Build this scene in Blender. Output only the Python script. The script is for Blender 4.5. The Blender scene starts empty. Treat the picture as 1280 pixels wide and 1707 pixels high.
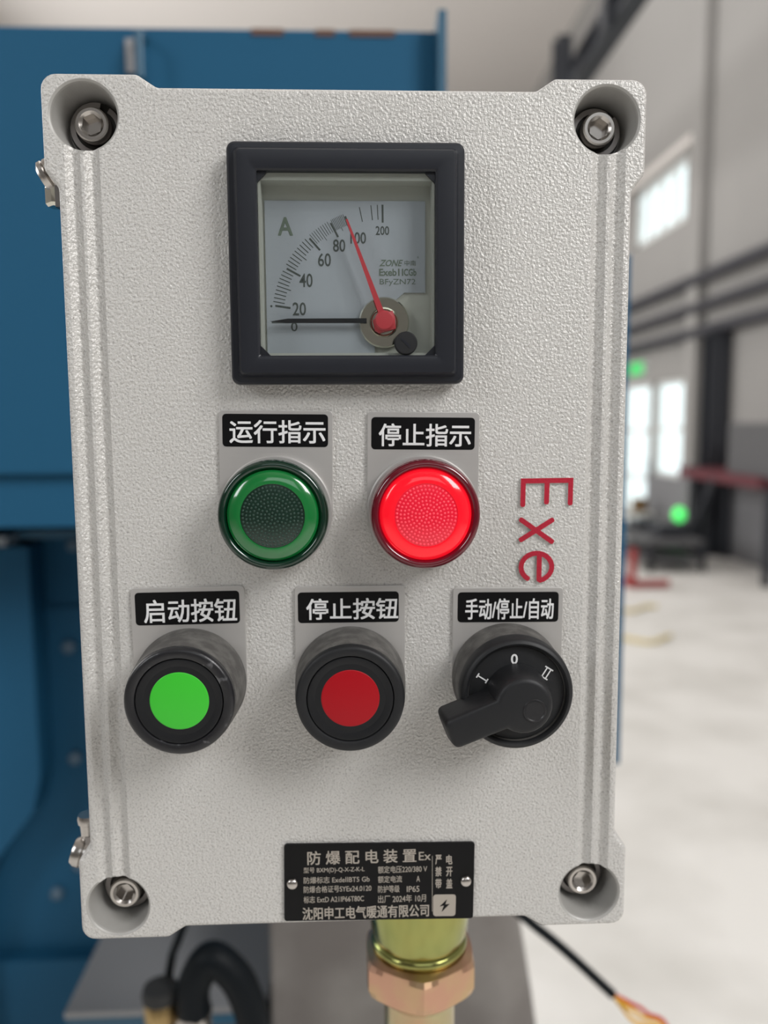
import bpy, math, random
from mathutils import Vector, Matrix
random.seed(7)
SC = bpy.context.scene
C = SC.collection
PI = math.pi
ZC = 1.2                       # height of the middle of the control box above the floor (m)

# ------------------------------------------------------------------ camera
cam = bpy.data.cameras.new('camera'); co = bpy.data.objects.new('camera', cam); C.objects.link(co); SC.camera = co
R = ((0.999172, 0.005818, -0.040279), (-0.010167, 0.99403, -0.108633), (0.039407, 0.108953, 0.993266))
def w3(r): return Vector((r[0], r[2], -r[1]))          # right/down/into frame -> world
rx, dn, fw = w3(R[0]), w3(R[1]), w3(R[2])
mw = Matrix.Identity(4)
for i, v in enumerate((rx, -dn, -fw)):
    for k in range(3): mw[k][i] = v[k]
mw.translation = Vector((-0.000108, -0.26136, ZC + 0.034104))
co.matrix_world = mw
cam.sensor_fit = 'VERTICAL'; cam.sensor_height = 36.0; cam.lens = 1350 * 36 / 1707
cam.clip_start = 0.01; cam.clip_end = 200
cam.dof.use_dof = True; cam.dof.focus_distance = 0.252; cam.dof.aperture_fstop = 6.6
# ------------------------------------------------------------------ light
wd = bpy.data.worlds.new('world'); SC.world = wd; wd.use_nodes = True
wn = wd.node_tree.nodes['Background']; wn.inputs[0].default_value = (0.93, 0.97, 1.0, 1); wn.inputs[1].default_value = 1.7
def area(name, loc, target, sx, sy, power, col):
    l = bpy.data.lights.new(name, 'AREA'); l.shape = 'RECTANGLE'; l.size = sx; l.size_y = sy; l.energy = power; l.color = col
    o = bpy.data.objects.new(name, l); C.objects.link(o); o.location = loc
    o.rotation_euler = (Vector(target) - Vector(loc)).to_track_quat('-Z', 'Y').to_euler(); return o
area('daylight_right', (2.2, -1.7, 3.3), (0, 0, 1.2), 1.2, 1.6, 100, (1, 0.99, 0.98))
area('daylight_left', (-2.6, -1.5, 2.8), (0, 0, 1.2), 0.8, 1.4, 30, (0.96, 0.98, 1))
area('hall_fill_top', (1.2, 6.0, 6.8), (1.2, 6.0, 0), 5, 9, 150, (1, 0.98, 0.95))  # unseen overhead fill, added to light the hall floor and walls
area('hall_fill_left', (-5.6, 8.0, 3.6), (3.4, 8.0, 3.2), 12, 4.0, 600, (1, 0.99, 0.975))  # added unseen fill to brighten ceiling and walls; the left wall has no windows
SC.view_settings.view_transform = 'Standard'; SC.view_settings.look = 'None'
SC.view_settings.exposure = 0.0; SC.view_settings.gamma = 1.0; SC.view_settings.use_curve_mapping = False

# ------------------------------------------------------------------ materials
def mat(name, col, rough=0.5, metal=0.0, coat=0.0, bump=None, vary=None, emit=None, spec=0.5, trans=0.0, brushed=None):
    m = bpy.data.materials.new(name); m.use_nodes = True; nt = m.node_tree; b = nt.nodes['Principled BSDF']
    b.inputs['Base Color'].default_value = (*col, 1); b.inputs['Roughness'].default_value = rough
    b.inputs['Metallic'].default_value = metal; b.inputs['Coat Weight'].default_value = coat; b.inputs['Coat Roughness'].default_value = 0.06
    b.inputs['Specular IOR Level'].default_value = spec; b.inputs['Transmission Weight'].default_value = trans
    if emit: b.inputs['Emission Color'].default_value = (*emit[:3], 1); b.inputs['Emission Strength'].default_value = emit[3]
    tc = nt.nodes.new('ShaderNodeNewGeometry')
    def noise(scale, detail=3, stretch=None):
        n = nt.nodes.new('ShaderNodeTexNoise'); n.inputs['Scale'].default_value = scale; n.inputs['Detail'].default_value = detail
        src = tc.outputs['Position']
        if stretch:
            mp = nt.nodes.new('ShaderNodeMapping'); mp.inputs['Scale'].default_value = stretch
            nt.links.new(src, mp.inputs['Vector']); src = mp.outputs[0]
        nt.links.new(src, n.inputs['Vector']); return n
    if vary:                                   # (scale, colour2, low, high)
        n = noise(vary[0], 4); cr = nt.nodes.new('ShaderNodeValToRGB')
        cr.color_ramp.elements[0].position = vary[2]; cr.color_ramp.elements[1].position = vary[3]
        cr.color_ramp.elements[0].color = (*col, 1); cr.color_ramp.elements[1].color = (*vary[1], 1)
        nt.links.new(n.outputs['Fac'], cr.inputs['Fac']); nt.links.new(cr.outputs[0], b.inputs['Base Color'])
    if bump or brushed:
        n = noise(*( (bump[0], 2.5) if bump else (brushed[0], 2, brushed[2]) ))
        bp = nt.nodes.new('ShaderNodeBump'); bp.inputs['Distance'].default_value = (bump or brushed)[1]; bp.inputs['Strength'].default_value = 1.0
        nt.links.new(n.outputs['Fac'], bp.inputs['Height']); nt.links.new(bp.outputs[0], b.inputs['Normal'])
    return m
coat_grey = mat('powder_coat', (0.60, 0.585, 0.56), 0.38, 0.15, bump=(1080, 0.00058), vary=(1500, (0.36, 0.345, 0.33), 0.52, 0.72))
bore_shade = mat('shaded_bore_coat', (0.40, 0.39, 0.37), 0.5, 0.2, bump=(500, 0.00008))  # cover's own coat, colour darkened to stand in for shade inside the bores
gasket_m = mat('gasket_rubber', (0.02, 0.02, 0.02), 0.7)
steel = mat('stainless_steel', (0.52, 0.49, 0.46), 0.24, 1.0)
black_washer = mat('black_oxide_steel', (0.05, 0.048, 0.045), 0.4, 1.0)
steel_dark = mat('dull_steel', (0.30, 0.28, 0.27), 0.35, 1.0)
black_pl = mat('black_plastic', (0.009, 0.0095, 0.011), 0.42, spec=0.3, bump=(1500, 0.00003))
black_mt = mat('matt_black_plastic', (0.012, 0.0125, 0.014), 0.5, spec=0.35, bump=(900, 0.00004))
bezel_m = mat('bezel_plastic', (0.013, 0.0145, 0.020), 0.36, spec=0.4, bump=(600, 0.00002))
worn_black = mat('worn_black_plastic', (0.012, 0.012, 0.014), 0.33, vary=(230, (0.20, 0.20, 0.21), 0.62, 0.80), bump=(500, 0.00010))
dusty = mat('dusty_black_plastic', (0.07, 0.066, 0.062), 0.75, vary=(220, (0.14, 0.135, 0.125), 0.40, 0.75), bump=(1200, 0.00010))
plate_m = mat('brushed_aluminium', (0.52, 0.505, 0.49), 0.42, 0.55, brushed=(300, 0.00002, (0.12, 1, 5)))
label_black = mat('label_black', (0.003, 0.003, 0.0035), 0.4, spec=0.2)
white_ink = mat('silver_ink', (0.78, 0.78, 0.78), 0.5)
tan_ink = mat('engraved_metal', (0.40, 0.36, 0.31), 0.45, 0.2)
red_paint = mat('red_paint', (0.42, 0.008, 0.030), 0.42, bump=(900, 0.0002))
green_cap = mat('green_button', (0.040, 0.52, 0.028), 0.35)
red_cap = mat('red_button', (0.36, 0.004, 0.010), 0.35, spec=0.25)
rim_green = mat('dark_green_lens', (0.0012, 0.020, 0.010), 0.10, coat=0.6)
ring_green = mat('green_lens', (0.004, 0.155, 0.030), 0.16, coat=1.0)
dot_green = mat('green_diffuser', (0.003, 0.022, 0.013), 0.2, coat=0.5)
rim_red = mat('dark_red_lens', (0.10, 0.002, 0.010), 0.10, coat=0.6, emit=(1, 0, 0.03, 0.012))
ring_red = mat('red_lens', (0.5, 0.004, 0.012), 0.16, spec=0.2, coat=0.7, emit=(1.0, 0.006, 0.018, 0.66))
dot_red = mat('red_diffuser', (0.6, 0.01, 0.03), 0.2, coat=0.5, emit=(1.0, 0.0, 0.03, 0.24))
bead_red = mat('red_diffuser_bead', (0.7, 0.04, 0.07), 0.2, coat=.5, emit=(1.0, 0.035, 0.07, 0.42))
bead_green = mat('green_diffuser_bead', (0.004, 0.032, 0.019), 0.3, coat=.3)
dial_m = mat('dial_white', (0.28, 0.305, 0.33), 0.5)
liner_m = mat('cream_housing', (0.36, 0.37, 0.33), 0.5)
ink = mat('dial_ink', (0.045, 0.055, 0.05), 0.6)
ink_grey = mat('dial_grey_ink', (0.10, 0.13, 0.10), 0.6)
needle_red = mat('needle_red', (0.42, 0.035, 0.045), 0.4)
chrome = mat('polished_metal', (0.68, 0.66, 0.58), 0.10, 1.0)
zinc = mat('yellow_zinc', (0.36, 0.36, 0.12), 0.17, 1.0, vary=(60, (0.30, 0.34, 0.12), 0.35, 0.75))
copper = mat('copper_zinc', (0.62, 0.36, 0.25), 0.36, 1.0, vary=(50, (0.60, 0.46, 0.24), 0.40, 0.75))
pipe_m = mat('zinc_pipe', (0.50, 0.44, 0.26), 0.27, 1.0, vary=(45, (0.56, 0.35, 0.22), 0.45, 0.7))
blue = mat('machine_blue', (0.012, 0.085, 0.168), 0.6, spec=0.2, bump=(40, 0.0003))
blue_edge = mat('machine_blue_edge', (0.02, 0.09, 0.155), 0.4)
rust = mat('rust', (0.12, 0.06, 0.04), 0.8)
bolt_m = mat('painted_bolt', (0.10, 0.16, 0.22), 0.4)
bed_m = mat('bed_steel', (0.27, 0.27, 0.275), 0.42, 0.3)
ped_m = mat('weathered_casting', (0.155, 0.140, 0.130), 0.7, vary=(14, (0.23, 0.215, 0.20), 0.35, 0.7))
hose_m = mat('black_hose', (0.004, 0.006, 0.008), 0.5, spec=0.15)
brass = mat('brass', (0.42, 0.30, 0.14), 0.3, 1.0)
wall_m = mat('wall_paint', (0.32, 0.31, 0.30), 0.85)
dado_m = mat('dado_paint', (0.20, 0.20, 0.21), 0.75)
ceil_m = mat('ceiling_panel', (0.72, 0.68, 0.65), 0.85)
floor_m = mat('concrete', (0.84, 0.82, 0.785), 0.6, vary=(2.2, (0.66, 0.64, 0.60), 0.42, 0.72))
frame_m = mat('window_frame', (0.75, 0.77, 0.76), 0.5)
dark_steel = mat('dark_painted_steel', (0.030, 0.033, 0.042), 0.5)
rail_m = mat('rail_steel', (0.045, 0.045, 0.055), 0.5)
mach_grey = mat('dark_machine', (0.10, 0.10, 0.105), 0.6)
maroon = mat('maroon_paint', (0.12, 0.02, 0.03), 0.6)
red_fr = mat('red_painted_steel', (0.35, 0.03, 0.03), 0.5)
green_em = mat('green_signal', (0.05, 0.6, 0.1), 0.4, emit=(0.08, 0.85, 0.16, 1.3))
exit_em = mat('exit_sign_green', (0.03, 0.4, 0.1), 0.4, emit=(0.04, 0.55, 0.12, 0.8))
bench_m = mat('pale_bench_top', (0.62, 0.61, 0.58), 0.5)
brown = mat('brown_drum', (0.16, 0.09, 0.03), 0.6)
yellow_m = mat('yellow_wire', (0.75, 0.42, 0.03), 0.45)
redwire = mat('red_wire', (0.5, 0.03, 0.02), 0.45)
def glassmat(name, tint, fac=1.45):
    m = bpy.data.materials.new(name); m.use_nodes = True; nt = m.node_tree; nt.nodes.clear()
    o = nt.nodes.new('ShaderNodeOutputMaterial'); mx = nt.nodes.new('ShaderNodeMixShader'); f = nt.nodes.new('ShaderNodeFresnel'); f.inputs[0].default_value = fac
    t = nt.nodes.new('ShaderNodeBsdfTransparent'); t.inputs[0].default_value = (*tint, 1)
    g = nt.nodes.new('ShaderNodeBsdfGlossy'); g.inputs['Roughness'].default_value = 0.02
    ge = nt.nodes.new('ShaderNodeNewGeometry'); ml = nt.nodes.new('ShaderNodeMath'); ml.operation = 'MULTIPLY_ADD'; ml.inputs[1].default_value = -1; ml.inputs[2].default_value = 1; nt.links.new(ge.outputs['Backfacing'], ml.inputs[0]); m2 = nt.nodes.new('ShaderNodeMath'); m2.operation = 'MULTIPLY'; nt.links.new(ml.outputs[0], m2.inputs[0]); nt.links.new(f.outputs[0], m2.inputs[1]); nt.links.new(m2.outputs[0], mx.inputs[0]); nt.links.new(t.outputs[0], mx.inputs[1]); nt.links.new(g.outputs[0], mx.inputs[2]); nt.links.new(mx.outputs[0], o.inputs[0])
    return m
glass_m = glassmat('clear_glass', (0.97, 0.98, 0.98)); pane_m = glassmat('window_glass', (0.96, 1.0, 0.99))

# ------------------------------------------------------------------ mesh helpers
def PT(x, y, h): return (x / 1000, -h / 1000, ZC + y / 1000)      # box-front millimetres -> world
def WT(x, y, z): return (x, y, z)
class M:
    def __init__(s, tf=PT): s.v = []; s.f = []; s.mi = []; s.tf = tf; s.cur = 0
    def add(s, vs, fs):
        n = len(s.v); s.v += [s.tf(*q) for q in vs]; s.f += [tuple(i + n for i in f) for f in fs]; s.mi += [s.cur] * len(fs); return s
    def rings(s, rings, cap0=True, cap1=True, closed=True):
        k = len(rings[0]); vs = [p for r in rings for p in r]; fs = []
        for a in range(len(rings) - 1):
            for i in range(k if closed else k - 1):
                j = (i + 1) % k; fs.append((a * k + i, a * k + j, (a + 1) * k + j, (a + 1) * k + i))
        if cap0: fs.append(tuple(range(k))[::-1])
        if cap1: fs.append(tuple(range((len(rings) - 1) * k, len(rings) * k)))
        return s.add(vs, fs)
    def prism(s, poly, h0, h1, bev=0.0, seg=3):
        rs = [[(x, y, h0) for x, y in poly]]
        if bev:
            for i in range(seg + 1):
                a = PI / 2 * i / seg; q = inset(poly, bev * (1 - math.cos(a))); rs.append([(x, y, h1 - bev + bev * math.sin(a)) for x, y in q])
        else: rs.append([(x, y, h1) for x, y in poly])
        return s.rings(rs)
    def lathe(s, cx, cy, prof, n=64, cap0=True, cap1=True, rot=0.0):
        return s.rings([[(cx + r * math.cos(rot + 2 * PI * i / n), cy + r * math.sin(rot + 2 * PI * i / n), h) for i in range(n)] for r, h in prof], cap0, cap1)
    def box(s, x0, x1, y0, y1, z0, z1):
        return s.add([(x0, y0, z0), (x1, y0, z0), (x1, y1, z0), (x0, y1, z0), (x0, y0, z1), (x1, y0, z1), (x1, y1, z1), (x0, y1, z1)],
                     [(3, 2, 1, 0), (4, 5, 6, 7), (0, 1, 5, 4), (1, 2, 6, 5), (2, 3, 7, 6), (3, 0, 4, 7)])
    def tube(s, pts, r, n=16):
        P = [Vector(p) for p in pts]; rs = []
        for i, p in enumerate(P):
            d = (P[min(i + 1, len(P) - 1)] - P[max(i - 1, 0)]).normalized()
            if i == 0: u = d.orthogonal().normalized()
            else: u = (u - d * u.dot(d)).normalized()
            w = d.cross(u); rr = r[i] if isinstance(r, (list, tuple)) else r
            rs.append([tuple(p + u * rr * math.cos(2 * PI * k / n) + w * rr * math.sin(2 * PI * k / n)) for k in range(n)])
        return s.rings(rs)
    def vlathe(s, cx, cy, prof, n=32, rot=0.0):      # axis vertical, world metres
        return s.rings([[(cx + r * math.cos(rot + 2 * PI * i / n), cy + r * math.sin(rot + 2 * PI * i / n), z) for i in range(n)] for r, z in prof])
    def obj(s, name, ms, parent=None, label=None, smooth=None, **kw):
        vs = [Vector(v) for v in s.v]
        lo = Vector([min(v[i] for v in vs) for i in range(3)]); hi = Vector([max(v[i] for v in vs) for i in range(3)]); c = (lo + hi) / 2
        me = bpy.data.meshes.new(name); me.from_pydata([v - c for v in vs], [], s.f)
        for m in (ms if isinstance(ms, (list, tuple)) else [ms]): me.materials.append(m)
        me.polygons.foreach_set('material_index', s.mi)
        return link(name, me, c, parent, label, smooth, **kw)
def link(name, me, c, parent=None, label=None, smooth=None, fix=True, **kw):
    if fix:
        import bmesh
        bm = bmesh.new(); bm.from_mesh(me); bmesh.ops.recalc_face_normals(bm, faces=bm.faces); bm.to_mesh(me); bm.free()
    if smooth:
        me.polygons.foreach_set('use_smooth', [True] * len(me.polygons)); me.set_sharp_from_angle(angle=math.radians(smooth))
    o = bpy.data.objects.new(name, me); C.objects.link(o)
    if parent: o.parent = parent
    o.location = Vector(c) - (wloc(parent) if parent else Vector())
    if label: o['label'] = label
    for k, v in kw.items(): o[k] = v
    return o
def wloc(o):
    v = Vector()
    while o: v = v + o.location; o = o.parent
    return v
def thing(name, label, cat, loc, group=None):
    o = bpy.data.objects.new(name, None); C.objects.link(o); o.location = loc; o.empty_display_size = 0.02
    o['label'] = label; o['category'] = cat
    if group: o['group'] = group
    return o
def roundpoly(pts, r, seg=5):
    out = []; n = len(pts)
    for i in range(n):
        p0, p, p1 = Vector(pts[i - 1]), Vector(pts[i]), Vector(pts[(i + 1) % n])
        rr = r[i] if isinstance(r, (list, tuple)) else r
        a, b = (p0 - p), (p1 - p); la, lb = a.length, b.length; a.normalize(); b.normalize()
        ang = a.angle(b)
        if rr <= 0 or ang > PI - 0.02: out.append(tuple(p)); continue
        t = min(rr / math.tan(ang / 2), la * 0.49, lb * 0.49); r2 = t * math.tan(ang / 2)
        c = p + (a + b).normalized() * (r2 / math.sin(ang / 2)); s0 = p + a * t - c; s1 = p + b * t - c
        a0 = math.atan2(s0.y, s0.x); d = math.atan2(s1.y, s1.x) - a0
        while d > PI: d -= 2 * PI
        while d < -PI: d += 2 * PI
        for k in range(seg + 1): th = a0 + d * k / seg; out.append((c.x + r2 * math.cos(th), c.y + r2 * math.sin(th)))
    return out
def inset(poly, d):
    n = len(poly); A = sum(poly[i - 1][0] * poly[i][1] - poly[i][0] * poly[i - 1][1] for i in range(n)); sg = 1 if A > 0 else -1; out = []
    for i in range(n):
        p0, p, p1 = Vector(poly[i - 1]), Vector(poly[i]), Vector(poly[(i + 1) % n])
        e0 = (p - p0).normalized(); e1 = (p1 - p).normalized()
        n0 = Vector((-e0.y, e0.x)) * sg; n1 = Vector((-e1.y, e1.x)) * sg; b = (n0 + n1)
        b = b.normalized() if b.length > 1e-6 else n0
        out.append(tuple(p + b * (d / max(0.35, b.dot(n0)))))
    return out
def rect(x0, x1, y0, y1): return [(x0, y0), (x1, y0), (x1, y1), (x0, y1)]
def rrect(x0, x1, y0, y1, r, rot=0, seg=5):
    cx, cy = (x0 + x1) / 2, (y0 + y1) / 2; c, s = math.cos(math.radians(rot)), math.sin(math.radians(rot))
    return [(cx + (x - cx) * c - (y - cy) * s, cy + (x - cx) * s + (y - cy) * c) for x, y in roundpoly(rect(x0, x1, y0, y1), r, seg)]
def frame_prism(m, outer, inner, h0, h1):             # ring between two equal-length outlines
    m.rings([[(x, y, h0) for x, y in inner], [(x, y, h0) for x, y in outer], [(x, y, h1) for x, y in outer], [(x, y, h1) for x, y in inner], [(x, y, h0) for x, y in inner]], False, False)
# ---- lettering: Blender's own built-in typeface turned into flat meshes
def glyphs(s, off=0.0, shear=0.0, space=1.0):
    c = bpy.data.curves.new('t', 'FONT'); c.body = s; c.size = 1; c.resolution_u = 3; c.offset = off; c.shear = shear; c.space_character = space; c.fill_mode = 'FRONT'
    o = bpy.data.objects.new('t', c); C.objects.link(o)
    dg = bpy.context.evaluated_depsgraph_get(); dg.update(); me = bpy.data.meshes.new_from_object(o.evaluated_get(dg))
    vs = [tuple(v.co) for v in me.vertices]; fs = [tuple(p.vertices) for p in me.polygons]
    bpy.data.objects.remove(o); bpy.data.meshes.remove(me); bpy.data.curves.remove(c); return vs, fs
def text(m, s, x0, x1, y0, y1, h, rot=0, pivot=None, off=0.0, shear=0.0, space=1.0, bold=0.0):
    if bold:
        for i, (a, b) in enumerate(((-1, -1), (1, -1), (-1, 1), (1, 1), (0, 0))): text(m, s, x0 + bold * (1 + a), x1 - bold * (1 - a), y0 + bold * (1 + b), y1 - bold * (1 - b), h + .004 * i, rot, pivot, off, shear, space)
        return
    vs, fs = glyphs(s, off, shear, space)
    ax, bx_ = min(v[0] for v in vs), max(v[0] for v in vs); ay, by = min(v[1] for v in vs), max(v[1] for v in vs)
    q = [(x0 + (v[0] - ax) / (bx_ - ax) * (x1 - x0), y0 + (v[1] - ay) / (by - ay) * (y1 - y0)) for v in vs]
    px, py = pivot or ((x0 + x1) / 2, (y0 + y1) / 2); c, sn = math.cos(math.radians(rot)), math.sin(math.radians(rot))
    m.add([(px + (x - px) * c - (y - py) * sn, py + (x - px) * sn + (y - py) * c, h) for x, y in q], fs)

# ------------------------------------------------------------------ hall
def struct(name, m, ms, parent=None, **kw):
    o = m.obj(name, ms, parent, **kw)
    if not parent: o['kind'] = 'structure'
    return o
WX = 3.45
struct('floor', M(WT).box(-6, WX, -6.0, 16, -0.1, 0), floor_m)
# right wall with three real openings  (y0, y1, z0, z1)
OP = [(8.20, 9.70, ZC + 2.09, ZC + 2.76), (8.08, 8.92, ZC - 0.57, ZC + 0.48), (9.05, 10.75, 0.0, ZC + 0.49)]
m = M(WT); cell_y = sorted({-6.0, 16.0} | {o[0] for o in OP} | {o[1] for o in OP}); cell_z = sorted({0.0, 7.3} | {o[2] for o in OP} | {o[3] for o in OP})
for a, b in zip(cell_y, cell_y[1:]):
    for c, d in zip(cell_z, cell_z[1:]):
        my, mz = (a + b) / 2, (c + d) / 2
        if not any(o[0] < my < o[1] and o[2] < mz < o[3] for o in OP): m.box(WX, WX + 0.10, a, b, c, d)
struct('wall_right', m, wall_m)
struct('wall_back', M(WT).box(-6, WX + 0.24, 16, 16.2, 0, 7.3), wall_m)
struct('ceiling', M(WT).box(-6, WX + 0.24, -6.2, 16.2, 7.3, 7.45), ceil_m)
struct('wall_left', M(WT).box(-6.2, -6, -6, 16.2, 0, 7.3), wall_m)
m = M(WT); m.box(-6, -1.5, -6.2, -6, 0, 7.3); m.box(3.0, WX + .1, -6.2, -6, 0, 7.3); m.box(-1.5, 3.0, -6.2, -6, 0, 3.6); m.box(-1.5, 3.0, -6.2, -6, 6.4, 7.3); struct('wall_front', m, wall_m)
m = M(WT)
for a, b in ((2, 8.08), (8.92, 9.05), (10.75, 16)): m.box(WX - 0.012, WX, a, b, 0, ZC - 0.40)
m.box(WX - 0.012, WX, 8.08, 8.92, 0, ZC - 0.57); m.box(WX - .112, WX - .10, 7.60, 7.88, 0, ZC - .40); m.box(WX - .112, WX - .012, 7.60, 7.62, 0, ZC - .40); struct('trim_1', m, dado_m)
struct('trim_2', M(WT).box(WX - 0.10, WX, 7.62, 7.86, 0, 7.3), wall_m)
struct('trim_3', M(WT).box(WX - 0.05, WX, 8.0, 10.9, ZC + 2.80, ZC + 2.88), ceil_m)
struct('trim_4', M(WT).box(-6, WX, 15.9, 16.0, 5.6, 5.75), ceil_m)
def window(name, o, ny, nz, t=0.07):
    m = M(WT); y0, y1, z0, z1 = o
    m.box(WX + .03, WX + .07, y0, y0 + t, z0, z1); m.box(WX + .03, WX + .07, y1 - t, y1, z0, z1); m.box(WX + .03, WX + .07, y0, y1, z0, z0 + t); m.box(WX + .03, WX + .07, y0, y1, z1 - t, z1)
    w = struct(name, m, frame_m)
    for i in range(1, ny): y = y0 + (y1 - y0) * i / ny; M(WT).box(WX + .032, WX + .068, y - t / 2, y + t / 2, z0 + t, z1 - t).obj('mullion', frame_m, w)
    for k in range(1, nz): z = z0 + (z1 - z0) * k / nz; M(WT).box(WX + .034, WX + .066, y0 + t, y1 - t, z - t / 2, z + t / 2).obj('crossbar', frame_m, w)
    for i in range(ny):
        for k in range(nz):
            ya, yb = y0 + (y1 - y0) * i / ny, y0 + (y1 - y0) * (i + 1) / ny; za, zb = z0 + (z1 - z0) * k / nz, z0 + (z1 - z0) * (k + 1) / nz
            M(WT).box(WX + .048, WX + .052, ya + t / 2, yb - t / 2, za + t / 2, zb - t / 2).obj('pane', pane_m, w)
window('window_1', OP[0], 4, 1); window('window_2', OP[1], 1, 2, 0.05); window('door_1', OP[2], 2, 3, 0.06)

# roof beam, post and the three wall rails
m = M(WT); m.box(1.72, 1.86, 2.0, 15.8, ZC + 2.62, ZC + 2.65); m.box(1.775, 1.80, 2.0, 15.8, ZC + 2.65, ZC + 2.79); m.box(1.72, 1.86, 2.0, 15.8, ZC + 2.79, ZC + 2.82)
t = thing('overhead_beam', 'dark blue steel beam running overhead, seen above the top right corner of the control box', 'beam', (1.75, 9, ZC + 2.62))
m.obj('girder', dark_steel, t)
for y in (3.6, 4.9): M(WT).box(1.76, 1.82, y, y + 0.06, ZC + 2.82, 7.3).obj('hanger', dark_steel, t)
M(WT).box(1.66, 1.72, 5.2, 5.32, ZC + 2.56, ZC + 2.76).obj('bracket', dark_steel, t)
t = thing('steel_post', 'short dark steel post with flat top rising behind the control box, upper right', 'post', (1.60, 6, 0))
m = M(WT); m.box(1.54, 1.65, 5.96, 5.98, 0.02, ZC + 2.86); m.box(1.53, 1.65, 6.06, 6.08, 0.02, ZC + 2.86); m.box(1.58, 1.60, 5.98, 6.06, 0.02, ZC + 2.86); m.obj('shaft', dark_steel, t)
M(WT).box(1.48, 1.70, 5.90, 6.14, 0, 0.02).obj('base_plate', dark_steel, t)
for (z, r, lab) in ((1.40, .06, 'topmost of the three dark pipes running along the grey wall'), (1.13, .05, 'middle one of the three dark pipes running along the grey wall'), (0.89, .055, 'lowest of the three dark pipes running along the grey wall')):
    t = thing('wall_pipe', lab, 'pipe', (3.36, 9, ZC + z))
    M(WT).tube([(3.36, 2.5, ZC + z), (3.36, 9, ZC + z), (3.36, 15.8, ZC + z)], r, 12).obj('pipe_run', rail_m, t, smooth=40)
    for y in (4.5, 8.8, 12.5): M(WT).box(3.34, WX, y, y + 0.04, ZC + z - .02, ZC + z + .02).obj('bracket', rail_m, t)
t = thing('steel_column', 'dark steel column standing against the grey wall under the pipes', 'column', (3.32, 7.1, 0))
m = M(WT); m.box(3.24, 3.42, 7.02, 7.04, 0.02, ZC + .82); m.box(3.24, 3.42, 7.18, 7.20, 0.02, ZC + .82); m.box(3.32, 3.34, 7.04, 7.18, 0.02, ZC + .82); m.obj('shaft', dark_steel, t)
M(WT).box(3.20, 3.44, 6.98, 7.24, 0, 0.02).obj('base_plate', dark_steel, t)
M(WT).box(3.22, 3.44, 7.0, 7.22, ZC + .82, ZC + .835).obj('cap_plate', dark_steel, t)
# clutter against the wall
t = thing('dark_machine', 'bulky dark grey machine with a maroon rail at the right edge of the picture', 'machine', (3.1, 6.3, 0))
m = M(WT); m.box(3.05, 3.42, 5.4, 6.2, ZC - .40, ZC + .02); m.obj('cabinet', mach_grey, t)
M(WT).box(2.98, 3.44, 5.55, 7.0, ZC - .46, ZC - .38).obj('rail', maroon, t, label='maroon rail')
for x, y in ((3.06, 5.56), (3.06, 6.86), (3.36, 5.56), (3.36, 6.86)): M(WT).box(x, x + .05, y, y + .05, 0, ZC - .46).obj('leg', dark_steel, t)
M(WT).tube([(3.0, 6.9, .05), (3.0, 6.3, ZC - .42)], .03, 8).obj('strut', dark_steel, t)
t = thing('tool_trolley', 'low dark trolley with two shelves on the floor beside the wall', 'trolley', (2.66, 6.75, 0))
for z in (.08, .22): M(WT).box(2.42, 2.90, 6.2, 7.3, z, z + .04).obj('shelf', mach_grey, t)
for x, y in ((2.42, 6.2), (2.86, 6.2), (2.42, 7.26), (2.86, 7.26)):
    l = M(WT).box(x, x + .04, y, y + .04, 0.05, .24).obj('leg', dark_steel, t); M(WT).vlathe(x + .02, y + .02, [(.03, 0), (.03, .05)], 12).obj('caster', gasket_m, l)
for (x, y, a, b, c, lab) in ((2.6, 6.45, .25, .25, .09, 'dark grey toolbox on the lower trolley by the wall, nearer one'), (2.58, 6.95, .25, .25, .07, 'dark grey toolbox on the low trolley by the wall, farther one')):
    t = thing('toolbox', lab, 'box', (x + a / 2, y + b / 2, .261)); M(WT).box(x, x + a, y, y + b, .261, .261 + c).obj('case', dark_steel, t)
    M(WT).tube([(x + .06, y + b / 2, .261 + c), (x + .06, y + b / 2, .29 + c), (x + a - .06, y + b / 2, .29 + c), (x + a - .06, y + b / 2, .261 + c)], .01, 8).obj('handle', steel_dark, t)
t = thing('workbench', 'pale topped workbench by the bright doorway', 'table', (3.1, 8.9, 0))
M(WT).box(2.75, 3.30, 8.45, 9.7, .20, .24).obj('tabletop', bench_m, t)
for x, y in ((2.78, 8.5), (3.22, 8.5), (2.78, 9.6), (3.22, 9.6)): M(WT).box(x, x + .04, y, y + .04, 0, .20).obj('leg', mach_grey, t)
t = thing('drum', 'small brown drum standing on the pale workbench by the doorway', 'drum', (3.20, 8.60, .24)); M(WT).vlathe(3.20, 8.60, [(.09, .24), (.09, .255), (.083, .26), (.083, .36), (.09, .365), (.09, .38), (.08, .39)], 20).obj('barrel', brown, t, smooth=35)
t = thing('signal_lamp', 'round green signal lamp glowing low against the grey wall', 'lamp', (3.2, 7.5, 0))
M(WT).box(3.14, 3.26, 7.44, 7.56, 0, .26).obj('pedestal', dark_steel, t); M(WT).vlathe(3.20, 7.5, [(.03, .26), (.055, .29), (.062, .33), (.05, .38), (.02, .40)], 20).obj('lens', green_em, t, smooth=60)
t = thing('exit_sign', 'green glowing sign over the bright doorway, at the right edge of the control box', 'sign', (3.40, 9.2, ZC + .62))
M(WT).box(3.40, 3.45, 9.15, 9.60, ZC + .58, ZC + .74).obj('housing', frame_m, t); M(WT).box(3.39, 3.40, 9.16, 9.59, ZC + .59, ZC + .73).obj('face', exit_em, t)
t = thing('red_frame', 'low red steel frame lying on the pale concrete floor near the doorway', 'frame', (2.4, 6.9, 0))
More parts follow.
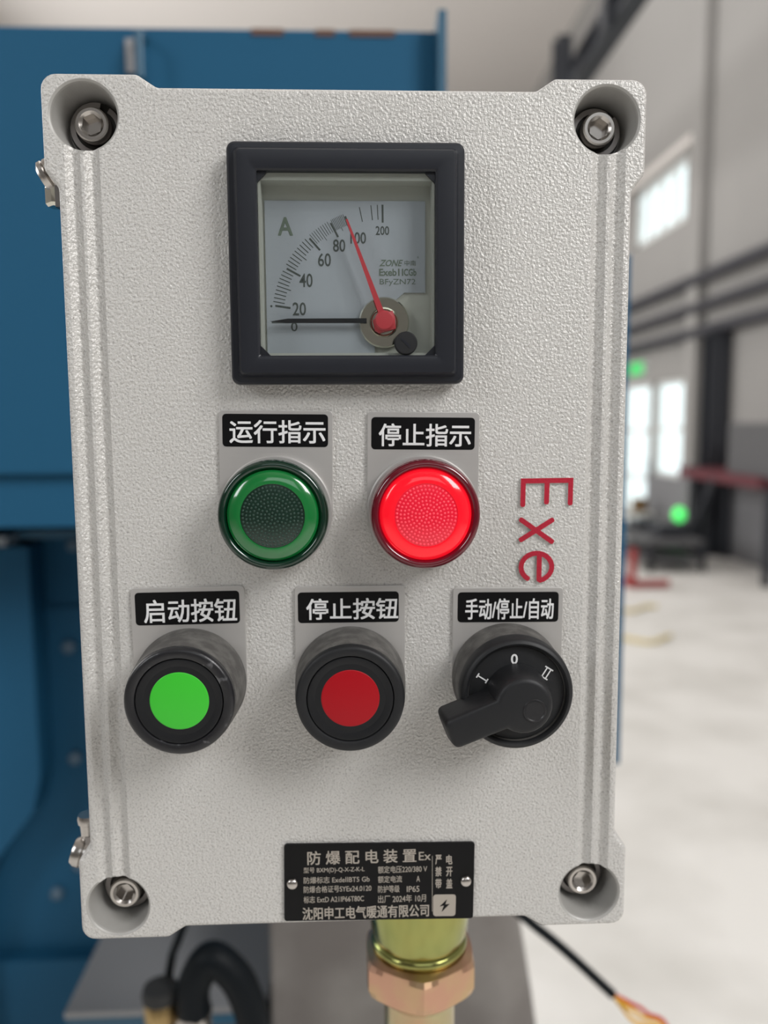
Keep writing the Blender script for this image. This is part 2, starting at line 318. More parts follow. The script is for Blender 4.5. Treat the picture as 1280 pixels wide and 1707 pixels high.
for a in (((2.08, 5.6, .03), (2.08, 7.0, .03)), ((2.08, 7.0, .03), (2.36, 7.1, .03)), ((2.08, 5.6, .03), (2.36, 5.62, .03)), ((2.08, 5.6, .03), (2.08, 5.6, .30))): M(WT).tube(list(a), .03, 8).obj('bar', red_fr, t)
for i, (x, y, lab) in enumerate(((1.55, 4.15, 'yellow air hose lying on the pale floor, nearer of the two'), (1.75, 4.9, 'yellow air hose lying on the pale floor, farther of the two'))):
    t = thing('air_hose', lab, 'hose', (x, y, 0)); M(WT).tube([(x - .15 + .06 * k, y + .07 * math.sin(k * 1.1 + i), .012) for k in range(8)], .012, 8).obj('tubing', mat('faded_yellow%d' % i, (0.75, 0.62, 0.30), .6), t, smooth=60)

# ------------------------------------------------------------------ blue machine behind the box
def Z(z): return ZC + z
t = thing('blue_machine', 'large blue painted steel machine standing close behind the control box', 'machine', (-0.2, 0.8, 0))
M(WT).box(-0.75, 0.084, 0.55, 1.15, Z(-0.013), Z(0.403)).obj('upper_housing', blue, t)
M(WT).box(0.084, 0.092, 0.53, 1.15, Z(-0.013), Z(0.414)).obj('edge_flange', blue_edge, t)
M(WT).box(-0.75, 0.282, 0.562, 1.15, Z(-0.068), Z(-0.013)).obj('seam_strip', blue, t)
M(WT).box(-0.18, 0.283, 0.56, 1.15, Z(-0.33), Z(-0.068)).obj('side_panel', blue, t)
M(WT).box(0.092, 0.281, 0.56, 1.15, Z(-0.013), Z(0.20)).obj('side_panel', blue, t)
K = (0.78 + .2614) / (0.505 + .2614)
def bk(x): return x * K
def bz(z): return ZC + .034 + (z - .034) * K
M(WT).box(-1.05, bk(-0.12), 0.735, 0.785, bz(-0.067), bz(-0.060)).obj('ledge', blue_edge, t)
m = M(WT); poly = [(-1.05, bz(-0.075)), (bk(-0.292), bz(-0.075)), (bk(-0.292), bz(-0.29)), (bk(-0.300), bz(-0.325)), (bk(-0.335), bz(-0.37)), (bk(-0.36), bz(-0.42)), (bk(-0.36), bz(-0.60)), (-1.05, bz(-0.60))]
m.rings([[(x, 0.735, z) for x, z in poly], [(x, 0.785, z) for x, z in poly]]); m.obj('front_cover', blue, t)
M(WT).box(-1.05, bk(-0.300), 0.70, 0.735, bz(-0.070), bz(-0.062)).obj('shelf_plate', mat('bare_edge', (0.30, 0.33, 0.36), .4, .3), t, label='bare grey shelf edge')
M(WT).box(-1.05, -0.10, 0.785, 1.15, ZC - .20, Z(-0.068)).obj('recess_panel', blue, t)
M(WT).box(-1.05, bk(-0.18), 0.78, 1.15, Z(-.4725) - .20, ZC - .20).obj('lower_housing', blue, t)
M(WT).box(-1.05, bk(-0.256), 0.76, 1.15, 0.0, Z(-0.6725)).obj('leg_housing', blue, t)
for (x, z) in ((-0.271, -.176), (-0.270, -.286), (-0.271, -.395), (-0.294, -.424), (-0.292, -.500), (-.262, -.078)):
    m = M(lambda x_, y_, h: (x_, .78 - h, y_)); m.lathe(bk(x), bz(z), [(.0085, 0), (.0085, .006), (.005, .008)], 6); m.obj('bolt', bolt_m, t)
m = M(WT); m.tube([(-.190, .548, Z(.392)), (-.190, .53, Z(.390)), (-.190, .53, Z(.352)), (-.190, .548, Z(.35))], .0042, 10); m.obj('lifting_bar', blue_edge, t, smooth=50)
M(WT).box(-.207, -.199, .545, .55, Z(.362), Z(.392)).obj('metal_tab', mat('bare_tab', (.32, .32, .33), .5, .4), t, label='bare grey metal tab')
for (x0, x1) in ((-.03, -.012), (.002, .045), (-.09, -.06)): M(WT).box(x0, x1, .5485, .552, Z(.398), Z(.4035)).obj('rust_patch', rust, t, label='brown rust on the top edge')
M(WT).box(-.068, -.062, .5485, .552, Z(.334), Z(.340)).obj('rust_patch', rust, t, label='small rust chip')
# steel bed
t = thing('machine_bed', 'flat grey steel machine bed with a blue front edge, below the control box', 'machine bed', (-.16, .55, 0))
M(WT).box(-.254, -.080, .400, .755, Z(-.478), Z(-.473)).obj('bed_plate', bed_m, t)
M(WT).box(-.254, -.080, .404, .755, Z(-.492), Z(-.478)).obj('blue_rim', blue_edge, t, label='blue painted rim')
M(WT).box(-.250, -.084, .412, .75, 0.0, Z(-.492)).obj('bed_body', mach_grey, t)
t = thing('pedestal', 'grey weathered metal pedestal directly below and behind the control box', 'pedestal', (.04, .5, 0))
m = M(WT); m.rings([[(x, y, z) for x, y in roundpoly([(-.0755 - k * 0, .40), (xr, .40), (xr, .56), (-.0755, .56)], [.004, .05, .05, .004], 6)] for k, (xr, z) in enumerate(((.262, .02), (.165, Z(-.499)), (.150, Z(-.406)), (.146, Z(-.37))))]); m.obj('casting', ped_m, t, smooth=40)
M(WT).box(-.0755, .28, .39, .57, 0, .02).obj('foot_plate', ped_m, t)
# hose and fittings
def spline(pts, n=8):
    P = [Vector(p) for p in pts]; P = [P[0] * 2 - P[1]] + P + [P[-1] * 2 - P[-2]]; out = []
    for i in range(1, len(P) - 2):
        for k in range(n):
            u = k / n; out.append(tuple(0.5 * ((2 * P[i]) + (P[i + 1] - P[i - 1]) * u + (2 * P[i - 1] - 5 * P[i] + 4 * P[i + 1] - P[i + 2]) * u * u + (3 * P[i] - P[i - 1] - 3 * P[i + 1] + P[i + 2]) * u ** 3)))
    return out + [tuple(P[-2])]
t = thing('hydraulic_hose', 'thick black rubber hose arching up from a metal fitting below the control box', 'hose', (-.12, .3, 0))
M(WT).tube(spline([(-.1195, .30, Z(-.400)), (-.1215, .30, Z(-.390)), (-.1195, .30, Z(-.375)), (-.108, .30, Z(-.357)), (-.094, .30, Z(-.366)), (-.083, .30, Z(-.386)), (-.076, .30, Z(-.42)), (-.072, .30, Z(-.50)), (-.074, .30, Z(-.8)), (-.09, .30, .02)]), .0125, 20).obj('tubing', hose_m, t, smooth=60)
M(WT).vlathe(-.1215, .30, [(.0135, .0), (.0135, Z(-.402)), (.0125, Z(-.398))], 24).obj('ferrule', steel, t, smooth=40, label='bright steel ferrule')
t = thing('pipe_fitting', 'brass pipe stub with a dark collar left of the black hose', 'pipe', (-.146, .3, 0))
M(WT).vlathe(-.146, .305, [(.0105, 0), (.0105, Z(-0.406))], 24).obj('stub', steel, t, smooth=40)
M(WT).vlathe(-.146, .305, [(.0125, Z(-0.406)), (.0125, Z(-0.392)), (.011, Z(-0.390))], 24).obj('nut', brass, t, smooth=40)
M(WT).vlathe(-.146, .305, [(.0135, Z(-0.390)), (.0140, Z(-0.386)), (.0125, Z(-0.381))], 24).obj('collar', gasket_m, t, smooth=40)
t = thing('thin_cable', 'thin black cable running up behind the hose at the lower left of the control box', 'cable', (-.13, .3, Z(-.38)))
M(WT).tube(spline([(-.146, .325, Z(-.40)), (-.142, .318, Z(-.378)), (-.137, .31, Z(-.358)), (-.130, .30, Z(-.340)), (-.120, .32, Z(-.315)), (-.105, .42, Z(-.28)), (-.10, .49, Z(-.26))]), .0033, 10).obj('sheath', hose_m, t, smooth=60)
t = thing('loose_cable', 'black cable with bare yellow and red wires hanging across the pale floor, lower right', 'cable', (.17, .3, Z(-.38)))
M(WT).tube(spline([(.03, .100, Z(-.09)), (.035, .16, Z(-.13)), (.06, .26, Z(-.24)), (.098, .30, Z(-.306)), (.128, .30, Z(-.3345)), (.147, .30, Z(-.351)), (.164, .30, Z(-.367)), (.183, .30, Z(-.386)), (.193, .30, Z(-.396))]), .0036, 10).obj('sheath', hose_m, t, smooth=60)
for k, (mm_, dx, dz) in enumerate(((yellow_m, 0, 0), (redwire, .0035, .001), (yellow_m, -.002, -.003))):
    M(WT).tube(spline([(.192, .30, Z(-.395)), (.203 + dx, .30 + .001 * k, Z(-.405) + dz), (.214 + 1.6 * dx, .30, Z(-.414) + dz * 1.8), (.24, .30, Z(-.44) + dz), (.26, .31, Z(-.60)), (.27 + dx * 4, .33, .02)]), .0016, 8).obj('wire', mm_, t, smooth=60)

# ------------------------------------------------------------------ pipe post that carries the box
GX, GY = .0265, .060
t = thing('support_pipe', 'yellow zinc plated steel pipe with a copper coloured hex nut carrying the control box', 'pipe', (GX, GY, 0))
M(WT).vlathe(GX, GY, [(.075, 0), (.075, .008), (.030, .010)], 40).obj('floor_flange', steel_dark, t, smooth=30)
M(WT).vlathe(GX, GY, [(.0150, .010), (.0150, Z(-.208)), (.0165, Z(-.2065)), (.0165, Z(-.2045))], 48).obj('pipe', pipe_m, t, smooth=30)
m = M(WT); n = 48; hexr = lambda th, r: r / math.cos((th + PI / 6) % (PI / 3) - PI / 6)
prof = [(0, .0185, Z(-.2045)), (.55, .0222, Z(-.2005)), (1, .0222, Z(-.1975)), (1, .0222, Z(-.1885)), (.5, .0222, Z(-.1865)), (0, .0200, Z(-.1855))]
m.rings([[(GX + (r * (1 - f) + f * min(hexr(2 * PI * i / n, r), r * 1.13)) * math.cos(2 * PI * i / n), GY + (r * (1 - f) + f * min(hexr(2 * PI * i / n, r), r * 1.13)) * math.sin(2 * PI * i / n), z) for i in range(n)] for f, r, z in prof])
m.obj('hex_nut', copper, t, smooth=9, label='copper coloured hex nut')
M(WT).vlathe(GX, GY, [(.0190, Z(-.1855)), (.0198, Z(-.1845)), (.0202, Z(-.183)), (.0198, Z(-.1815)), (.0190, Z(-.181)), (.0205, Z(-.176)), (.0215, Z(-.165)), (.0215, Z(-.137))], 56).obj('flanged_socket', zinc, t, smooth=50, label='shiny olive yellow socket')

# ------------------------------------------------------------------ control box
box = thing('control_box', 'light grey cast metal explosion proof control box with ammeter, lamps and buttons', 'control box', (0, .04, Z(-.137)))
half = [(0, 136.3), (58.3, 136.3), (64.2, 140.1), (93.3, 140.1), (93.3, 111.8), (89.2, 106.5), (89.2, 0)]
q = half[1:-1]
outl = [(x, y) for x, y in q] + [(x, -y) for x, y in reversed(q)] + [(-x, -y) for x, y in q] + [(-x, y) for x, y in reversed(q)]
outl = roundpoly(outl[::-1], [3 if (abs(x) < 60 or abs(x) > 89 and abs(y) < 107 and abs(x) < 90) else (4.6 if abs(x) > 93 and abs(y) > 139 else 3) for x, y in outl[::-1]], 5)
m = M(); m.prism(outl, -17, 0, 1.6, 4); cover = m.obj('cover', [coat_grey, bore_shade], box, label='speckled light grey cover with corner bores and twin side grooves')
# cutters
cut = []
def cutter(mm_):
    o = mm_.obj('cut', [coat_grey, bore_shade]); o.parent = cover; o.location = o.location - wloc(cover); cut.append(o); return o
for sx in (-1, 1):
    for xx in (78.55, 84.4):
        prof = [(xx + w, -1.75 * (math.cos(PI / 2 * w / 2.55)) ** 1.3 + .05) if abs(w) < 2.55 else (xx + w, .05) for w in [2.6 * k / 10 for k in range(-10, 11)]]
        prof = [(prof[0][0], .6)] + prof + [(prof[-1][0], .6)]
        cutter(M().rings([[(sx * x, -121, h) for x, h in prof], [(sx * x, 121, h) for x, h in prof]]))
for sx in (-1, 1):
    for sy in (-1, 1):
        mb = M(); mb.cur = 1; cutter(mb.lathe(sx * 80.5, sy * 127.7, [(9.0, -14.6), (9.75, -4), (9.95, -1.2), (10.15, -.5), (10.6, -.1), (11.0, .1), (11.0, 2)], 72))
for o in cut:
    md = cover.modifiers.new('b', 'BOOLEAN'); md.operation = 'DIFFERENCE'; md.object = o; md.solver = 'EXACT'
bpy.context.view_layer.update(); dg = bpy.context.evaluated_depsgraph_get(); dg.update()
nm = bpy.data.meshes.new_from_object(cover.evaluated_get(dg)); cover.modifiers.clear(); cover.data = nm
for o in cut: bpy.data.objects.remove(o)
body = roundpoly([(x, y) for x, y in rect(-86, 86, -133, 133)], 6)
M().prism(inset(outl, 1.5), -19, -17).obj('gasket', gasket_m, box)
m = M(); m.prism(inset(outl, .6), -34, -19); m.prism(inset(body, 0), -96, -34, 0); m.obj('rear_housing', coat_grey, box)
# corner screws
for sx in (-1, 1):
    for sy in (-1, 1):
        cx, cy = sx * 80.5, sy * 127.9; m = M(); n = 48; a0 = random.random()
        ring = lambda r, h: [(cx + r * math.cos(2 * PI * i / n), cy + r * math.sin(2 * PI * i / n), h) for i in range(n)]
        def hx(r, h):
            out = []
            for i in range(n):
                th = 2 * PI * i / n; rr = r / math.cos((th + a0 + PI / 6) % (PI / 3) - PI / 6); out.append((cx + rr * math.cos(th), cy + rr * math.sin(th), h))
            return out
        m.rings([ring(5.35, -13.2), ring(5.4, -8.4), ring(5.25, -7.8), ring(4.8, -7.4), ring(3.9, -7.4), ring(3.6, -7.65), hx(2.9, -8.1), hx(2.8, -11.2)])
        scr = m.obj('cap_screw', steel, box, smooth=28, label='bright steel hex socket screw')
        m = M(); m.rings([[(cx + r * math.cos(2 * PI * i / 48), cy + r * math.sin(2 * PI * i / 48), h) for i in range(48)] for r, h in ((3.3, -14.6), (8.6, -14.6), (8.6, -13.9), (3.3, -13.9))], False, False); m.obj('washer', black_washer, scr, smooth=30)
        m = M(); rs = []
        for i in range(41):
            th = sx * sy * 2 * PI * .95 * i / 40 + 1.0; z = -13.8 + 1.5 * i / 40
            rs.append([(cx + r * math.cos(th), cy + r * math.sin(th), z + dz) for r, dz in ((6.4, 0), (8.0, 0), (8.0, .6), (6.4, .6))])
        m.rings(rs); m.obj('spring_washer', steel_dark, scr, smooth=30)
# raised red lettering E x e, each letter turned a quarter turn
def stroke(m, pts, w, h0, h1):
    P = [Vector(p) for p in pts]; L, Rr = [], []
    for i, p in enumerate(P):
        d0 = (p - P[i - 1]).normalized() if i else (P[1] - P[0]).normalized(); d1 = (P[i + 1] - p).normalized() if i < len(P) - 1 else d0
        b = (Vector((-d0.y, d0.x)) + Vector((-d1.y, d1.x))).normalized(); k = w / 2 / max(.5, b.dot(Vector((-d0.y, d0.x)))); L.append(p + b * k); Rr.append(p - b * k)
    d = (P[0] - P[1]).normalized() * w * .3; e = (P[-1] - P[-2]).normalized() * w * .3
    poly = [tuple(v) for v in L] + [tuple((L[-1] * .6 + P[-1] * .4) + e), tuple((Rr[-1] * .6 + P[-1] * .4) + e)] + [tuple(v) for v in reversed(Rr)] + [tuple((Rr[0] * .6 + P[0] * .4) + d), tuple((L[0] * .6 + P[0] * .4) + d)]
    m.cur = 0; m.add([(x, y, h0) for x, y in poly] + [(x, y, h1) for x, y in poly], [(i, (i + 1) % len(poly), len(poly) + (i + 1) % len(poly), len(poly) + i) for i in range(len(poly))])
    m.cur = 1; m.add([(x, y, h1) for x, y in poly], [tuple(range(len(poly)))])
W = 1.65; H0, H1 = -.2, .75
m = M()
stroke(m, [(71.1, 7.6), (71.2, 15.3), (55.6, 15.2), (55.5, 7.2)], W, H0, H1); stroke(m, [(63.4, 15.0), (63.3, 8.0)], W, H0, H1 + .01)
lt = m.obj('embossed_letter', [coat_grey, red_paint], box, label='raised red letter E turned on its side')
m = M(); stroke(m, [(65.4, 2.4), (54.9, -4.2)], W, H0, H1); stroke(m, [(54.9, 2.6), (65.4, -4.9)], W, H0, H1 + .01); m.obj('embossed_letter', [coat_grey, red_paint], box, label='raised red letter x turned on its side')
m = M(); ring = [(60.3 + 5.1 * math.cos(a), -13.2 + 4.6 * math.sin(a)) for a in [math.radians(-78 + k * (238 + 78) / 22) for k in range(23)]]
stroke(m, ring, W, H0, H1); stroke(m, [(61.2, -9.0), (61.2, -17.6)], W, H0, H1 + .01); m.obj('embossed_letter', [coat_grey, red_paint], box, label='raised red letter e turned on its side')

# ---- name plates
def nameplate(x0, x1, y1, yb, bx0, bx1, by0, by1, s, tx, ty, rot, label):
    cx, cy = (x0 + x1) / 2, (y1 + yb) / 2; w = (x1 - x0) / 2
    pts = roundpoly([(x0, y1), (x1, y1), (x1, yb), (x0, yb)], [1.2, 1.2, 0.5, 0.5], 4)
    pts = [p for p in pts if p[1] > yb + 1]; pts += [(cx + w * math.cos(a), yb + w * math.sin(a)) for a in [-PI * k / 16 for k in range(17)]]
    c, sn = math.cos(math.radians(rot)), math.sin(math.radians(rot)); px, py = cx, (by0 + by1) / 2
    rt = lambda P: [(px + (x - px) * c - (y - py) * sn, py + (x - px) * sn + (y - py) * c) for x, y in P]
    m = M(); m.prism(rt(pts), 0, .9, .15, 2); pl = m.obj('name_plate', plate_m, box, label=label)
    m = M(); m.prism(rt(roundpoly(rect(bx0, bx1, by0, by1), 1.2, 4)), .9, .96); m.obj('black_field', label_black, pl)
    m = M(); text(m, s, tx[0], tx[1], ty[0], ty[1], 1.0, rot, (px, py), bold=.10); m.obj('lettering', white_ink, pl, fix=False)
nameplate(-42.2, -6.0, 38.3, 6.6, -41.0, -7.5, 26.8, 37.2, '运行指示', (-38.8, -8.3), (27.9, 35.3), -.7, 'name plate reading 运行指示 above the green lamp')
nameplate(5.0, 41.1, 37.6, 6.2, 6.3, 39.6, 25.6, 35.9, '停止指示', (8.7, 38.4), (26.6, 33.9), -.7, 'name plate reading 停止指示 above the red lamp')
nameplate(-72.0, -35.3, -18.3, -50, -70.6, -37.0, -30.6, -19.8, '启动按钮', (-67.9, -37.9), (-29.9, -22.2), .5, 'name plate reading 启动按钮 above the green button')
nameplate(-19.2, 16.9, -18.7, -50, -18.1, 14.9, -30.8, -20.6, '停止按钮', (-15.4, 14.7), (-29.8, -22.7), -.1, 'name plate reading 停止按钮 above the red button')
nameplate(32.7, 69.3, -19.9, -50, 34.3, 67.8, -31.5, -21.4, '手动/停止/自动', (36.8, 66.2), (-30.6, -23.5), -.5, 'name plate reading 手动/停止/自动 above the selector switch')

# ---- indicator lamps
def lamp(cx, cy, rim, ringm, dot, bead, label):
    m = M(); m.lathe(cx, cy, [(17.1, 4.2), (17.15, 11.5), (16.9, 12.9), (16.3, 13.9), (15.5, 14.2), (14.9, 13.9), (14.5, 13.2), (14.3, 12.4)], 96, True, False)
    root = m.obj('indicator_lamp', rim, box, smooth=50, label=label)
    m = M(); m.lathe(cx, cy, [(17.9, .9), (18.0, 1.1), (18.0, 3.8), (17.6, 4.2)], 80); m.obj('collar', plate_m, root, smooth=30)
    m = M(); m.lathe(cx, cy, [(14.3, 12.4), (13.9, 13.3), (13.0, 13.9), (11.6, 14.5), (10.2, 14.95), (9.9, 14.9), (9.8, 14.6)], 80, False, False); m.obj('lens_ring', ringm, root, smooth=60)
    m = M(); m.lathe(cx, cy, [(9.8, 14.6), (8, 15.0), (6, 15.3), (3, 15.5), (.6, 15.55)], 64, False, True); df = m.obj('diffuser', dot, root, smooth=60)
    m = M(); 
    for k in range(1, 9):
        r = k * 1.13
        for i in range(int(2 * PI * r / 1.16)):
            a = 2 * PI * i / int(2 * PI * r / 1.16) + k * .4; bx, by = cx + r * math.cos(a), cy + r * math.sin(a); h = 15.55 - .0095 * r * r - .05
            m.lathe(bx, by, [(.42, h), (.34, h + .2), (.15, h + .3)], 6, False, True)
    m.lathe(cx, cy, [(.42, 15.5), (.34, 15.7), (.15, 15.8)], 6, False, True)
    o = m.obj('diffuser_beads', bead, root, smooth=80); o['kind'] = 'stuff'
lamp(-24.4, 6.1, rim_green, ring_green, dot_green, bead_green, 'unlit green indicator lamp')
lamp(22.7, 5.9, rim_red, ring_red, dot_red, bead_red, 'lit red indicator lamp')

# ---- push buttons
def button(cx, cy, ringm, cap, label):
    m = M(); m.lathe(cx, cy, [(18.0, .9), (18.1, 2), (17.7, 9), (17.1, 17), (16.9, 17.6)], 96); root = m.obj('push_button', dusty, box, smooth=40, label=label)
    m = M(); m.lathe(cx, cy, [(16.7, 17.6), (16.9, 18.2), (16.7, 19.6), (16.2, 20.2), (15.6, 20.4), (14.2, 20.35), (13.6, 20.1), (13.35, 19.3)], 96, True, False); m.obj('outer_ring', ringm, root, smooth=40)
    m = M(); m.lathe(cx, cy, [(13.35, 19.3), (13.15, 19.9), (12.7, 20.0), (9.8, 18.9), (9.4, 18.7), (9.35, 17.8)], 96, True, False); m.obj('inner_collar', black_pl, root, smooth=40)
    m = M(); m.lathe(cx, cy, [(9.25, 17.8), (9.25, 19.0), (9.0, 19.3), (8.5, 19.4), (0.5, 19.5)], 72); m.obj('button_cap', cap, root, smooth=40)
button(-53.4, -49.9, worn_black, green_cap, 'round black push button with a bright green cap')
button(-1.2, -50.1, black_mt, red_cap, 'round black push button with a red cap')

# ---- selector switch
cx, cy = 50.6, -49.9
m = M(); m.lathe(cx, cy, [(18.1, .9), (18.2, 2), (17.9, 10), (17.5, 16.5), (17.2, 18.6), (16.7, 19.5), (16.1, 19.6), (15.4, 19.2), (15.1, 18.4), (15.0, 17.6)], 96, True, True); sel = m.obj('selector_switch', dusty, box, smooth=40, label='black rotary selector switch with a lever grip pointing lower left')
m = M(); m.lathe(cx, cy, [(15.0, 17.61), (14.9, 17.9), (14.6, 18.0), (1, 18.05)], 80); m.obj('scale_disc', black_mt, sel, smooth=40)
m = M(); m.lathe(cx, cy, [(17.85, 14.2), (17.95, 15.5), (17.6, 18.6), (17.0, 19.6), (16.2, 19.9), (15.5, 19.5), (15.2, 18.7), (15.05, 17.8)], 96, False, False); m.obj('outer_ring', black_mt, sel, smooth=40)
m = M(); zt = 18.10
text(m, '0', 48.7, 50.9, -40.6, -37.3, zt, 0, off=.02)
def roman(m, x, y, n, ang, s=1.0):
    c, sn = math.cos(math.radians(ang)), math.sin(math.radians(ang))
    def bar(x0, x1, y0, y1): m.add([(x + a * c - b * sn, y + a * sn + b * c, zt) for a, b in rect(x0, x1, y0, y1)], [(0, 1, 2, 3)])
    w = .42
    for k in range(n): ox = (k - (n - 1) / 2) * 1.35; bar(ox - w / 2, ox + w / 2, -1.5 * s, 1.5 * s)
    ww = .8 + (n - 1) * .68
    bar(-ww, ww, 1.5 * s - .05, 1.9 * s); bar(-ww, ww, -1.9 * s, -1.5 * s + .05)
roman(m, 39.8, -44.9, 1, 57); roman(m, 59.9, -43.6, 2, -32)
m.obj('position_marks', white_ink, sel, fix=False)
ang = math.radians(201.5)
def grip(rh, hw, ln, r_t, h, dz=0):
    pts = []; a1 = math.asin(min(1, hw / rh)); N = 20
    for k in range(N + 1):
        a = a1 + (2 * PI - 2 * a1) * k / N; pts.append((rh * math.cos(a), rh * math.sin(a)))
    for k in range(7): a = -PI / 2 + PI / 2 * k / 6; pts.append((ln - r_t + r_t * math.cos(a), -hw + r_t + r_t * math.sin(a)))
    for k in range(7): a = PI / 2 * k / 6; pts.append((ln - r_t + r_t * math.cos(a), hw - r_t + r_t * math.sin(a)))
    c, s = math.cos(ang), math.sin(ang)
    return [(cx + x * c - y * s, cy + x * s + y * c, h) for x, y in pts]
m = M(); m.rings([grip(9.6, 5.2, 25.0, 2.0, 18.05), grip(9.5, 5.1, 25.0, 2.0, 22), grip(8.9, 4.8, 24.2, 2.0, 28.0), grip(8.5, 4.6, 24.0, 2.0, 29.3), grip(7.9, 4.1, 23.5, 1.8, 30.0), grip(7.0, 3.4, 22.8, 1.6, 30.2)])
gr = m.obj('lever_grip', black_mt, sel, smooth=45)
m = M(); m.lathe(cx + 3.0, cy - 1.4, [(3.6, 30.2), (3.4, 30.45), (3.0, 30.5), (2.8, 30.3)], 40, False, True); m.obj('grip_plug', worn_black, sel, smooth=40)

# ---- rating plate
m = M(); m.prism(rrect(-24.4, 40.3, -135.0, -107.5, 1.0, -.9), 0, .9, .12, 2); rp = m.obj('rating_plate', label_black, box, label='black engraved rating plate with two rivets at the bottom of the cover')
import json
m = M(); PV = (8, -121)
rows = json.loads(r'''[["防 爆 配 电 装 置", -16.44, 20.56, -114.51, -109.57], ["Ex", 21.38, 25.47, -113.83, -110.82], ["型号 BXM(D)-Q-X-Z-K-L", -17.74, 2.88, -117.68, -115.31], ["额定电压220/380 V", 7.47, 24.24, -118.15, -115.56], ["防爆标志 ExdeⅡBT5 Gb", -17.79, 4.59, -121.15, -118.78], ["额定电流", 7.45, 15.63, -121.59, -119.1], ["A", 20.55, 21.78, -121.55, -119.38], ["防爆合格证号SYEx24.0120", -17.85, 5.17, -124.51, -122.03], ["防护等级", 7.42, 14.8, -125.15, -122.55], ["IP65", 17.26, 21.57, -125.19, -123.02], ["标志 ExtD A21IP66T80C", -17.91, 2.61, -128.16, -125.67], ["出厂 2024年 10月", 7.4, 23.83, -128.88, -126.05], ["沈阳申工电气暖通有限公司", -18.39, 24.86, -134.27, -129.69], ["严", 27.01, 29.16, -115.48, -112.03], ["禁", 27.01, 29.17, -119.8, -116.34], ["带", 27.02, 29.18, -124.15, -120.67], ["电", 30.72, 32.85, -115.58, -112.13], ["开", 30.73, 32.87, -119.91, -116.45], ["盖", 30.74, 32.88, -124.26, -120.78]]''')
for s, x0, x1, y0, y1 in rows: text(m, s, x0, x1, y0, y1, .96, 0, bold=(.07 if y1 - y0 > 3.2 else .02))
m.obj('lettering', tan_ink, rp, fix=False)
m = M(); m.prism(roundpoly([(26.27, -134.24), (33.96, -134.38), (34.14, -126.51), (26.3, -126.38)], 1.0, 4), .9, .97); ic = m.obj('hazard_symbol', tan_ink, rp, label='light square with a dark lightning bolt')
LX, LY = (30.2, -130.38)
m = M(); m.prism([(LX + a * .52, LY + b * .52) for a, b in [(1.6, 4.2), (-3.2, -.6), (-.5, -.2), (-2.0, -4.6), (3.4, .9), (.6, .7)]], .97, 1.0); m.obj('bolt_symbol', label_black, rp)
m = M(); m.prism(rect(25.92, 26.08, -132.5, -112.4), .9, .96); m.obj('divider_line', tan_ink, rp)
for x, y in ((-21.6, -121.0), (37.5, -121.8)):
    m = M(); m.lathe(x, y, [(1.95, .9), (1.9, 1.4), (1.5, 1.9), (.8, 2.15), (.2, 2.2)], 32); m.obj('rivet', steel, rp, smooth=60)

# ---- ammeter
x0, x1, y0, y1 = -37.0, 35.4, 46.2, 118.9
o0 = rrect(x0, x1, y0, y1, 2.6, 0, 6); n = len(o0)
def band(ins, r, h): return [(x, y, h) for x, y in rrect(x0 + ins, x1 - ins, y0 + ins, y1 - ins, max(.3, r), 0, 6)]
IX0, IX1, IY0, IY1 = -27.7, 26.1, 54.9, 109.5
def inn(d, r, h): return [(x, y, h) for x, y in rrect(IX0 + d, IX1 - d, IY0 + d, IY1 - d, r, 0, 6)]
m = M(); m.rings([band(.8, 2.4, 0), band(.5, 2.5, 1.0), band(0, 2.6, 4.6), band(.25, 2.4, 5.6), band(.8, 2.2, 6.1), band(2.2, 1.6, 6.3), band(2.6, 1.4, 6.9), band(3.0, 1.3, 8.4), band(3.5, 1.2, 8.9), band(4.2, 1.0, 9.0), inn(-1.0, .8, 8.9), inn(-.5, .6, 8.8), inn(0, .5, 8.3), inn(.05, .5, 0.2), band(.8, 2.4, 0)], False, False)
am = m.obj('ammeter', bezel_m, box, smooth=28, label='square ammeter with a thick black frame, black and red pointers and a 0 to 200 scale')
m = M(); m.prism(rect(IX0 + .1, IX1 - .1, IY0 + .1, IY1 - .1), 0.05, .4); m.obj('backing_tray', liner_m, am)
m = M(); iw = rrect(IX0 + .9, IX1 - .9, IY0 + .9, IY1 - 2.2, .3, 0, 6); ow = rrect(IX0 + .08, IX1 - .08, IY0 + .08, IY1 - .08, .3, 0, 6); frame_prism(m, ow, iw, .4, 6.2); m.obj('inner_rim', liner_m, am, label='cream inner rim')
m = M(); m.prism([(-26.2, 56.0), (7.6, 56.0), (7.6, 60), (8.6, 67), (13, 71.5), (17, 74.9), (23.6, 74.9), (23.6, 102.7), (-26.2, 102.7)], .4, 1.0); dial = m.obj('dial_plate', dial_m, am, label='pale printed dial plate')
m = M(); zt = 1.05; hxc, hyc = 10.55, 65.8
def tick(a, r0, r1, w):
    c, s = math.cos(a), math.sin(a); P = [(r0, -w), (r1, -w), (r1, w), (r0, w)]
    m.add([(hxc - r * c - q_ * s, hyc + r * s - q_ * c, zt) for r, q_ in P], [(0, 1, 2, 3)])
maj = [(0, 0), (20, 8.5), (40, 28.5), (60, 48), (80, 61.5), (100, 69.8)]
for k, (v, a) in enumerate(maj):
    tick(math.radians(a), 29.6, 34.4 if v else 35.2, .30)
    if k < 5 and k > 0:
        b = maj[k + 1][1]
        for j in range(1, 10): tick(math.radians(a + (b - a) * j / 10), 31.6 - (1.0 if j == 5 else 0), 35.2, (.13 if k < 3 else .085))
m.lathe(hxc - 35.6 * math.cos(math.radians(8)), hyc + 35.6 * math.sin(math.radians(8)), [(.35, zt), (.34, zt + .01)], 10)
for a, w in ((78.0, .13), (83.8, .13), (87.0, .13), (89.6, .30)): tick(math.radians(a), 31.3 if w < .2 else 30.4, 35.8, w)
marks = m.obj('scale_marks', ink, am, fix=False)
m = M()
